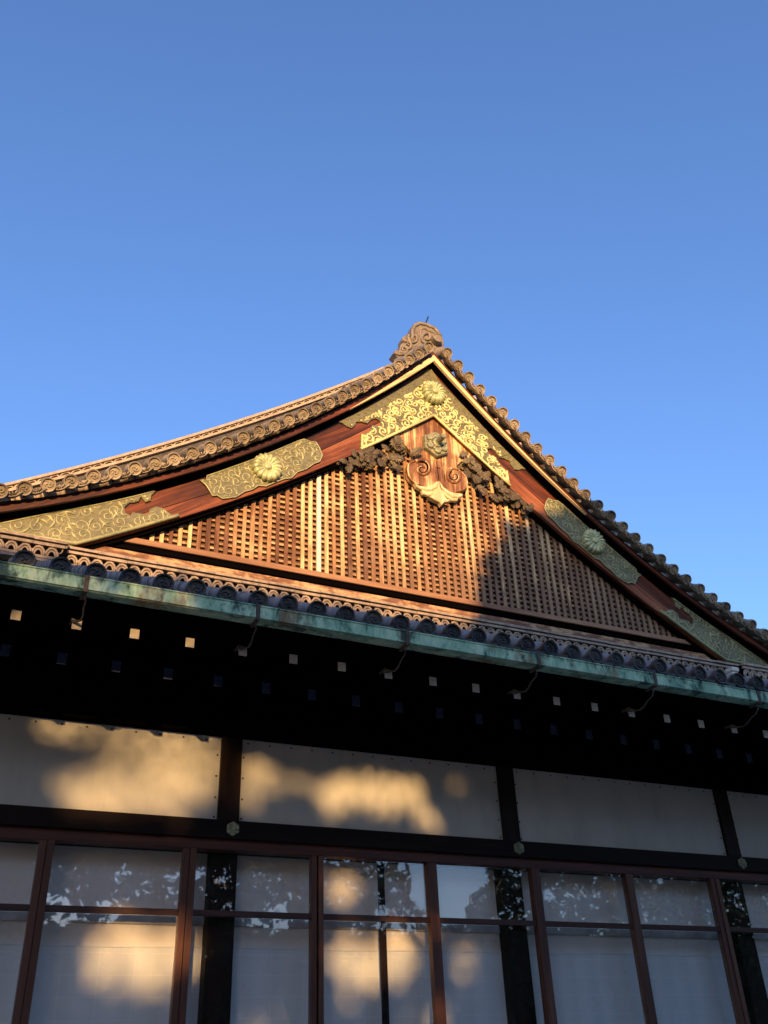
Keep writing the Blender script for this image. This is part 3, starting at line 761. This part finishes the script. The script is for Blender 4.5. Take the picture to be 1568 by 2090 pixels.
# ------------------------------------------------------------------ lower roof, tile ends and gutter
ES = .2475; EX = .242
ey = lambda y: 4.83 + .508*(y+1.9)
b = MB()
b.hexa([(x, y, ey(y)-.045+dz) for x in (X0, X1) for y in (-1.9, .7) for dz in (-.05, 0)])
part('lower_roof', b, M['tile'])
b = MB(); k0 = int((X0-EX)/ES); k1 = int((X1-EX)/ES)
for k in range(k0, k1):
    x = EX + ES*k; y = -1.86
    for j in range(8):
        y2 = min(y+.34, .62); rn_ = .004*((k*7+j*3) % 3)
        b.tube([(x, y, ey(y)-.014), (x, y2, ey(y2)-.010)], [.054+rn_, .050], 12); y = y2
part('roll_tile_rows', b, M['tile'])
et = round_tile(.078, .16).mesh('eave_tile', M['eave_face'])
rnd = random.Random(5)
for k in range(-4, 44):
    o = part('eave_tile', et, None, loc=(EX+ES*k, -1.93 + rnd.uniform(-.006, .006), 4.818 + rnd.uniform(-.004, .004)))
    o.rotation_euler = (rnd.uniform(-.03, .03), rnd.uniform(0, 6.28), 0)
# pan tile lips between the rolls
b = MB()
for k in range(-22, 66):
    x = EX + ES*(k+.5); lo = [(x-.075+.15*i/6, 4.76-.02*math.sin(math.pi*i/6)) for i in range(7)]
    b.band(lo, [(p[0], p[1]+.035) for p in lo], -1.92, -1.7)
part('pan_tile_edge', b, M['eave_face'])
# gutter in lengths between straps
XS = [at(178, 1180, -2.0)[0] + 1.2735*k for k in range(-4, 13)]
GT, GB = 4.733, 4.622
def droop(x): return -.0065*(x-.1)
for xa, xb in zip(XS, XS[1:]):
    b = MB(); prof = [(-2.0, GT), (-2.004, GT-.10), (-1.995, GB+.012), (-1.98, GB+.004), (-1.90, GB+.006), (-1.865, GB+.012), (-1.86, GT-.02)]
    inn_ = [(y+.006 if y < -1.93 else y-.006, z+.006) for y, z in prof]
    ring = prof + inn_[::-1]
    R_ = [[(x, y, z+droop(x)) for y, z in ring] for x in (xa+.002, xb-.002)]
    b.rings(R_, smooth=False)
    b.tube([(xa+.002, -2.0, GT+droop(xa)), (xb-.002, -2.0, GT+droop(xb))], .008, 6)
    part('gutter', b, M['copper'])
for x in XS:
    b = MB(); d = droop(x); y0 = -2.012
    b.box(x-.016, x+.016, y0, y0+.012, GB-.0+d, GT+.004+d); b.box(x-.016, x+.016, y0+.004, -1.86, GB-.010+d, GB+.002+d)
    part('gutter_strap', b, M['strap'])
# rafters, end caps, brackets
RX = .27; RS = .4245
def beam(x, w_, h, ya, za, yb, zb):                    # from tip (ya,za) rising to (yb,zb); centres
    b = MB(); P = []
    for xx in (-w_/2, w_/2):
        for y, z in ((ya, za), (yb, zb)):
            for dz in (-h/2, h/2): P.append((xx, y, z+dz))
    b.hexa(P); return b
fm = beam(0, .068, .075, -1.58, 4.505, -.8, 4.62).mesh('flying_rafter', M['black'])
bm_ = beam(0, .078, .10, -.91, 4.515, .3, 4.93).mesh('base_rafter', M['black'])
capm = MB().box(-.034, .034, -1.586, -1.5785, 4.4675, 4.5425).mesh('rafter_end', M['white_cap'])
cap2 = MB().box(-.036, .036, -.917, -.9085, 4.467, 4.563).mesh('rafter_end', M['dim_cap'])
def rz(x): return 4.548 - .0145*(x-.27) - 4.505
for k in range(-6, 24):
    x = RX + RS*k; dz = 4.545 - .0145*max(0, min(x, 9)-.27) - 4.505
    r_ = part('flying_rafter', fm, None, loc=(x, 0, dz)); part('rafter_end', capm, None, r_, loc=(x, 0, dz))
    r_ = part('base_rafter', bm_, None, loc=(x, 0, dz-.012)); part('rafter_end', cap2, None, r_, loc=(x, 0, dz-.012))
b = MB(); b.hexa([(x, y, z+dz) for x in (X0, X1) for y, z in ((-1.78, 4.64), (-.75, 4.74)) for dz in (0, .04)])
b.hexa([(x, y, z+dz) for x in (X0, X1) for y, z in ((-.86, 4.66), (.32, 5.06)) for dz in (0, .03)])
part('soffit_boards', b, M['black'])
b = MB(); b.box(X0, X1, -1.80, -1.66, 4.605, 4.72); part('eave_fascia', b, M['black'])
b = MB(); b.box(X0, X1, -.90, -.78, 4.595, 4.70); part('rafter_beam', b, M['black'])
rx7 = RX+RS*7
wire_px = [(827,1321,-1.97),(827,1335,-1.90),(819,1347,-1.82),(813,1362,-1.74),(806,1369,-1.68),(794,1370.5,-1.62),(783,1374,-1.56)]
wp = [(at(a, b_, y)[0]-rx7, y, at(a, b_, y)[1]-(4.545-.0145*(rx7-.27))) for a, b_, y in wire_px]
wm = MB(); wm.tube(wp, [.0075, .0075, .007, .008, .008, .012, .008], 6); wm.box(-.045, -.018, -1.60, -1.50, .022, .042)
wm = wm.mesh('gutter_bracket', M['iron'])
for k in range(-5, 23, 3):
    x = RX + RS*k; part('gutter_bracket', wm, None, loc=(x, 0, 4.545-.0145*max(0, min(x, 9)-.27)))

# ------------------------------------------------------------------ the wall below the eaves
PT, LT, LB, HB = 4.35, 3.594, 3.437, 3.350             # panel top, lintel top and bottom, head rail bottom
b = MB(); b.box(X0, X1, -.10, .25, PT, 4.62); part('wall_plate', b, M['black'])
posts = [2.379 + 2.953*k for k in range(-3, 5)]
for x in posts:
    b = MB(); b.box(x-.097, x+.097, -.035, .10, LT-.02, PT+.05); part('upper_post', b, M['post'], bevel=.006)
for xa, xb in zip(posts, posts[1:]):
    b = MB(); b.box(xa+.097, xb-.097, 0, .06, LT-.02, PT+.02); pp = part('plaster_panel', b, M['plaster'])
    nb = MB()
    k = 0; x = xa+.16
    def nailhead(x, z):
        nb.rings([[(x+r*math.cos(2*math.pi*j/8), y, z+r*math.sin(2*math.pi*j/8)) for j in range(8)] for r, y in ((.009, .001), (.009, -.004), (.005, -.007))], smooth=False)
    while x < xb-.12: nailhead(x, PT-.035); nailhead(x+.02, LT+.012) if False else None; x += .213
    for z in (PT-.17, PT-.36, PT-.55, PT-.72): nailhead(xa+.125, z); nailhead(xb-.125, z)
    part('nail_heads', nb, M['nail'], pp)
b = MB(); b.box(X0, X1, -.075, .09, LB, LT); part('lintel_beam', b, M['nageshi'], bevel=.006)
for x in posts:
    b = MB(); c = (x+.03, (LT+LB)/2+.005)
    b.prism(hexpoly(c, .062, math.pi/6), -.092, -.07, .006)
    for j in range(6):
        a = math.pi/3*j; b.tube([(c[0]+.02*math.cos(a), -.094, c[1]+.02*math.sin(a)), (c[0]+.05*math.cos(a), -.094, c[1]+.05*math.sin(a))], [.014, .006], 5)
    b.rings([[(c[0]+r*math.cos(2*math.pi*j/12), y, c[1]+r*math.sin(2*math.pi*j/12)) for j in range(12)] for r, y in ((.026, -.09), (.024, -.108), (.012, -.116))], smooth=True)
    part('nail_cover', b, M['patina'])
b = MB(); b.box(X0, X1, -.03, .10, HB, LB+.01); part('head_rail', b, M['rail'], bevel=.004)
SX, SS = .8909, 1.1697
BZ0, BZ1 = 2.822, 2.868
FL = 1.0
for k in range(-4, 12):
    x = SX + SS*k
    dbl = k % 6 in (0, 1, 2)
    door = MB()
    if k % 6 == 2: door.box(x-.057, x-.010, -.022, .05, FL, HB); door.box(x+.010, x+.057, -.022, .05, FL, HB); door.box(x-.010, x+.010, .015, .05, FL, HB)
    elif dbl: door.box(x-.057, x-.002, -.022, .05, FL, HB); door.box(x+.002, x+.057, -.034, .05, FL, HB)
    else: door.box(x-.052, x+.004, -.030, .05, FL, HB); door.box(x+.008, x+.05, -.018, .05, FL, HB)
    d_ = part('glazed_door', door, M['stile'], bevel=.003)
    bar = MB(); bar.box(x+.057, x+SS-.057, -.008, .04, BZ0, BZ1); part('glazing_bar', bar, M['bar'], d_, bevel=.003)
    br = MB(); br.box(x+.057, x+SS-.057, -.012, .045, FL, FL+.14); part('bottom_rail', br, M['rail'], d_)
    gp = MB(); gp.box(x+.0575, x+SS-.0575, .018, .023, FL+.14, HB); part('glass_pane', gp, M['glass'], d_)
# inner screen frame seen through one pane
b = MB(); mx_ = at(780, 1900, .10)[0]; b.box(mx_-.02, mx_+.02, .09, .12, FL, HB+.02); b.box(mx_+.024, mx_+.055, .125, .14, FL, HB+.02)
part('inner_screen_edge', b, M['post'])
# inside: posts, papered wall and a white curtain hung along it
for i, x in enumerate(posts):
    b = MB(); b.box(x-.095, x+.14, .10, .245, FL, HB+.1); part('inner_post', b, M['post'], bevel=.006)
b = MB(); b.box(X0, X1, .25, .31, FL, HB+.3); part('paper_wall', b, M['paper'])
b = MB(); b.box(X0, X1, .10, .25, HB+.02, HB+.3); part('inner_ceiling', b, M['dark'])
b = MB(); b.box(X0, X1, .222, .25, 2.78, 2.845); part('inner_shade_strip', b, M['shade_strip'])  # grey strip added to imitate the soft shadow behind the glazing bar
b = MB(); n = 500; ct = random.Random(2)
xs = [X0 + (X1-X0)*i/n for i in range(n+1)]
CZ = at(260, 1932, .235)[1]
def fold(x, z): return .237 + .004*math.sin(x*9+math.sin(x*2.3)*2) + .003*math.sin(x*23 + z*3)
zr = [FL, 1.8, 2.2, 2.45, CZ]
st = [b.add([(x, fold(x, z) - (.006 if z == zr[-1] else 0), z + (.004*math.sin(x*3.1) if z == zr[-1] else 0)) for x in xs]) for z in zr]
for a0, b0 in zip(st, st[1:]):
    for i in range(n): b.face((a0+i, a0+i+1, b0+i+1, b0+i), True)
b.tube([(x, fold(x, CZ)-.006, CZ + .004*math.sin(x*3.1)) for x in xs], .007, 6)
part('curtain', b, M['cloth'])
b = MB(); b.box(X0, X1, -.9, .7, .86, 1.0); part('veranda_floor', b, M['veranda'])
b = MB(); b.box(X0, X1, -.6, .7, 0, .859); part('foundation', b, M['stone'])

# ------------------------------------------------------------------ trees across the garden (they shade the wall and stand mirrored in the panes)
AX, AZ = SUND.x/SUND.y, -SUND.z/SUND.y
def sunp(x, y, z): return (x - y*AX, z + y*AZ)
def lp(y, *pts):
    return [sunp(at(a, b_, y)[0], y, at(a, b_, y)[1]) for a, b_ in pts]
LIT = [lp(0, (60,1440),(120,1440),(260,1440),(400,1460),(455,1480),(455,1545),(440,1600),(405,1590),(395,1680),(130,1680),(110,1640),(90,1620),(60,1610),(120,1580),(200,1560),(205,1510),(140,1520),(80,1500)),
       lp(0, (490,1520),(520,1525),(560,1560),(602,1580),(602,1625),(560,1622),(490,1668)),
       lp(0, (628,1588),(735,1580),(775,1553),(850,1548),(866,1580),(862,1640),(925,1700),(905,1712),(850,1670),(800,1665),(760,1655),(700,1668),(650,1650)),
       lp(0, (918,1570),(936,1570),(942,1640),(930,1650)),
       lp(.24, (195,1900),(240,1870),(380,1865),(385,2010),(330,2045),(230,2030),(170,1990)),
       lp(.24, (665,1930),(720,1905),(785,1890),(800,1990),(720,2030),(670,2010)), lp(.24, (655,1790),(690,1775),(740,1800),(720,1835),(655,1840)),
       lp(.24, (790,1890),(880,1900),(860,1960),(800,2000)), lp(.24, (800,2100),(840,2060),(920,2050),(920,2110)), lp(.24, (480,2110),(560,2060),(600,2110)),
       lp(.24, (915,1980),(950,1940),(970,1990),(940,2040)), lp(.24, (380,1900),(412,1900),(412,2010),(385,2000)),
       lp(-1.58, (0,1240),(300,1280),(300,1302),(0,1266))]
EDGE = lp(.6, (-700,1030),(-300,1090),(0,1138),(480,1212),(900,1282),(960,1286)) + lp(.84, (984,1242),(985,1190),(1010,1120),(1040,1082),(1100,1066),(1165,1066),(1215,1050),(1250,1040),(1330,1000),(1420,1010),(1540,1060),(1700,1090),(2100,1200))
def edge_z(x):
    if x <= EDGE[0][0]: return EDGE[0][1] - (EDGE[0][0]-x)*.15
    for (a, za), (b_, zb) in zip(EDGE, EDGE[1:]):
        if a <= x <= b_: return za + (zb-za)*(x-a)/max(1e-6, b_-a)
    return EDGE[-1][1] - (x-EDGE[-1][0])*.2
GAPP = [at(a, b_, 0.02) for a, b_ in ((858,1735),(1012,1730),(1010,1765),(992,1775),(1000,1800),(990,1810),(960,1830),(945,1885),(905,1890),(870,1885),(862,1860),(840,1842),(835,1810),(838,1780))]
def near(p, P, e):
    return any(inside((p[0]+dx*e, p[1]+dz*e), P) for dx, dz in ((0,0),(1,0),(-1,0),(0,1),(0,-1),(.7,.7),(-.7,.7),(.7,-.7),(-.7,-.7)))
def leafcards(pts, rd, size):
    b = MB()
    for c in pts:
        n = Vector((rd.gauss(0, 1), rd.gauss(0, 1), rd.gauss(0, 1))).normalized(); u = n.orthogonal().normalized(); v = n.cross(u)
        a = rd.uniform(0, 6.28); u, v = u*math.cos(a)+v*math.sin(a), v*math.cos(a)-u*math.sin(a)
        L = size*rd.uniform(.6, 1.3)*(c[3] if len(c) > 3 else 1); c = Vector(c[:3])
        i = b.add([c-u*L, c-v*L*.42+u*.1*L, c+u*L, c+v*L*.42+u*.1*L]); b.face((i, i+1, i+2, i+3))
    return b
def trunk(x, y, h, rd):
    b = MB(); pts = []; r = []
    for i in range(9):
        u = i/8; pts.append((x+.25*math.sin(u*3+x), y+.2*math.sin(u*2.2), h*u)); r.append(.26*(1-.75*u)+.03)
    b.tube(pts, r, 10)
    for k in range(7):
        u = .35+.08*k; a = k*2.4; p0 = Vector(pts[int(u*8)]); d = Vector((math.cos(a), math.sin(a)*.5, .75))
        b.tube([p0, p0+d*.7, p0+d*1.5+Vector((0, 0, .2))], [.09*(1-.5*u), .05, .015], 6)
    return b
def tree(name, label, x, y, pts, h, seed, size):
    rd = random.Random(seed)
    o = thing(name, label, 'tree', (x, y, 0), 'trees across the garden')
    part('trunk', trunk(x, y, h, rd), M['bark'], o)
    part('crown', leafcards(pts, rd, size), M['leaf'], o)
rd = random.Random(11)
# the near group: stands in the sun's path; light comes through its gaps and over its top
NEAR = [(-12.9, -26.5), (-9.0, -27.5), (-5.2, -26.2), (-1.6, -27.2), (2.2, -26.6), (-4.5, -14.2), (.2, -13.6), (4.6, -14.4)]
buck = [[] for _ in NEAR]
for i in range(66000):
    xs_, zs_ = rd.uniform(-4.5, 13.5), rd.uniform(-1.6, 10.0)
    if zs_ > edge_z(xs_) - .05: continue
    hit = next((i_ for i_, P in enumerate(LIT) if near((xs_, zs_), P, .07)), -1)
    thin = hit >= 0 and not (xs_ > 2.4 and 4.22 < zs_)
    nt_ = 2 if hit == len(LIT)-1 else (14 if zs_ > 4.05 else 6) if hit == 0 else 9 if hit == 1 else 3 if hit == 2 else 14 if hit == 3 else 5
    if thin and rd.random() < .25: continue
    if zs_ < .8 and rd.random() < .5: continue
    front = zs_ > 4.30 + rd.uniform(-.12, .12) and rd.random() < .6
    if front: y = -14 + rd.gauss(0, .6)
    else: y = -26.8 + rd.gauss(0, .9)
    x = xs_ + y*AX; z = zs_ - y*AZ
    k = min(range(5, 8) if front else range(5), key=lambda j: abs(NEAR[j][0]-x) + rd.uniform(0, .6))
    if thin:  # tiny leaves added inside the gaps, only to dim the sun
        for q_ in range(nt_): buck[k].append((x + rd.gauss(0, .12), y + rd.gauss(0, .3), z + rd.gauss(0, .12), .12))
    else: buck[k].append((x, y, z, 1.0))
lab = ['bushy broadleaf tree at the near end of the garden row', 'broadleaf tree second in the garden row, its crown full of gaps', 'broadleaf tree in the middle of the garden row behind the viewer',
       'broadleaf tree fourth in the garden row with a flat crown top', 'leafy tree fifth in the garden row, at its right end',
       'flat topped tree close behind the viewer on the left', 'flat topped tree close behind the viewer in the middle', 'tall tree close behind the viewer on the right, shading the gable end']
SKY_BLOCKERS = [(-13.5, -16.0), (-17.5, -13.5), (-21.0, -10.0)]  # unseen trees added only to hold back low sky light
for (sx, sy), l, s_ in zip(SKY_BLOCKERS, ('added dense tree left of the garden row, out of view, blocking low sky light', 'added dense tree further left, out of view, blocking low sky light', 'added dense tree furthest left, out of view, blocking low sky light'), range(3)):
    P = []
    for i in range(3500):
        v = Vector((rd.gauss(0, 1), rd.gauss(0, 1), rd.gauss(0, 1))).normalized()*rd.uniform(.45, 1)**.5
        P.append((sx + v.x*2.6, sy + v.y*2.2, 4.2 + v.z*3.8))
    tree('added_shade_tree', l, sx, sy, P, 4.5, 80+s_, .27)
for (x, y), P, l, s in zip(NEAR, buck, lab, range(8)): tree('broadleaf_tree', l, x, y, P, 5.4, 40+s, .27)
# the far group, mirrored in the panes
FAR = [(3.6, -20.3), (7.9, -20), (11.2, -20.5), (18.2, -20.2), (21.6, -20.6), (25.2, -20), (28.8, -20.4), (32.5, -20.2), (36.2, -20.2)]
buck = [[] for _ in FAR]
for i in range(105000):
    y = -20.2 + rd.gauss(0, .8); x = rd.uniform(1.0, 38); z = rd.uniform(.6, 8.6 + .5*math.sin(x*1.3)) if rd.random() < .6 else rd.uniform(1.5, 5.7)
    s_ = CAMD/(CAMD - y); pw = (x*s_, 1.6 + (z-1.6)*s_)
    if inside(pw, GAPP): continue
    top = 5.2 if False else 99
    if 13.2 < x < 15.8 and z > 7.5: continue
    hv = mnoise.noise(Vector((x*.75, 3.0, z*.95))) + .55*mnoise.noise(Vector((x*2.1, 7.0, z*2.3)))
    if z > 5.4 and hv > .27 and rd.random() < .93: continue
    k = min(range(len(FAR)), key=lambda j: abs(FAR[j][0]-x)); buck[k].append((x, y, z))
lab = ['leafy tree at the left end of the far garden row', 'round leafy tree just left of the bright gap mirrored in the glass', 'lobed leafy tree edging the bright gap mirrored in the glass', 'tall leafy tree just right of the bright mirrored gap', 'second leafy tree right of the mirrored gap',
       'third leafy tree right of the mirrored gap', 'fourth leafy tree right of the mirrored gap', 'leafy tree next to last in the far garden row', 'last leafy tree at the far end of the garden row']
for (x, y), P, l, s in zip(FAR, buck, lab, range(9)): tree('garden_tree', l, x, y, P, 5.0, 60+s, .19)
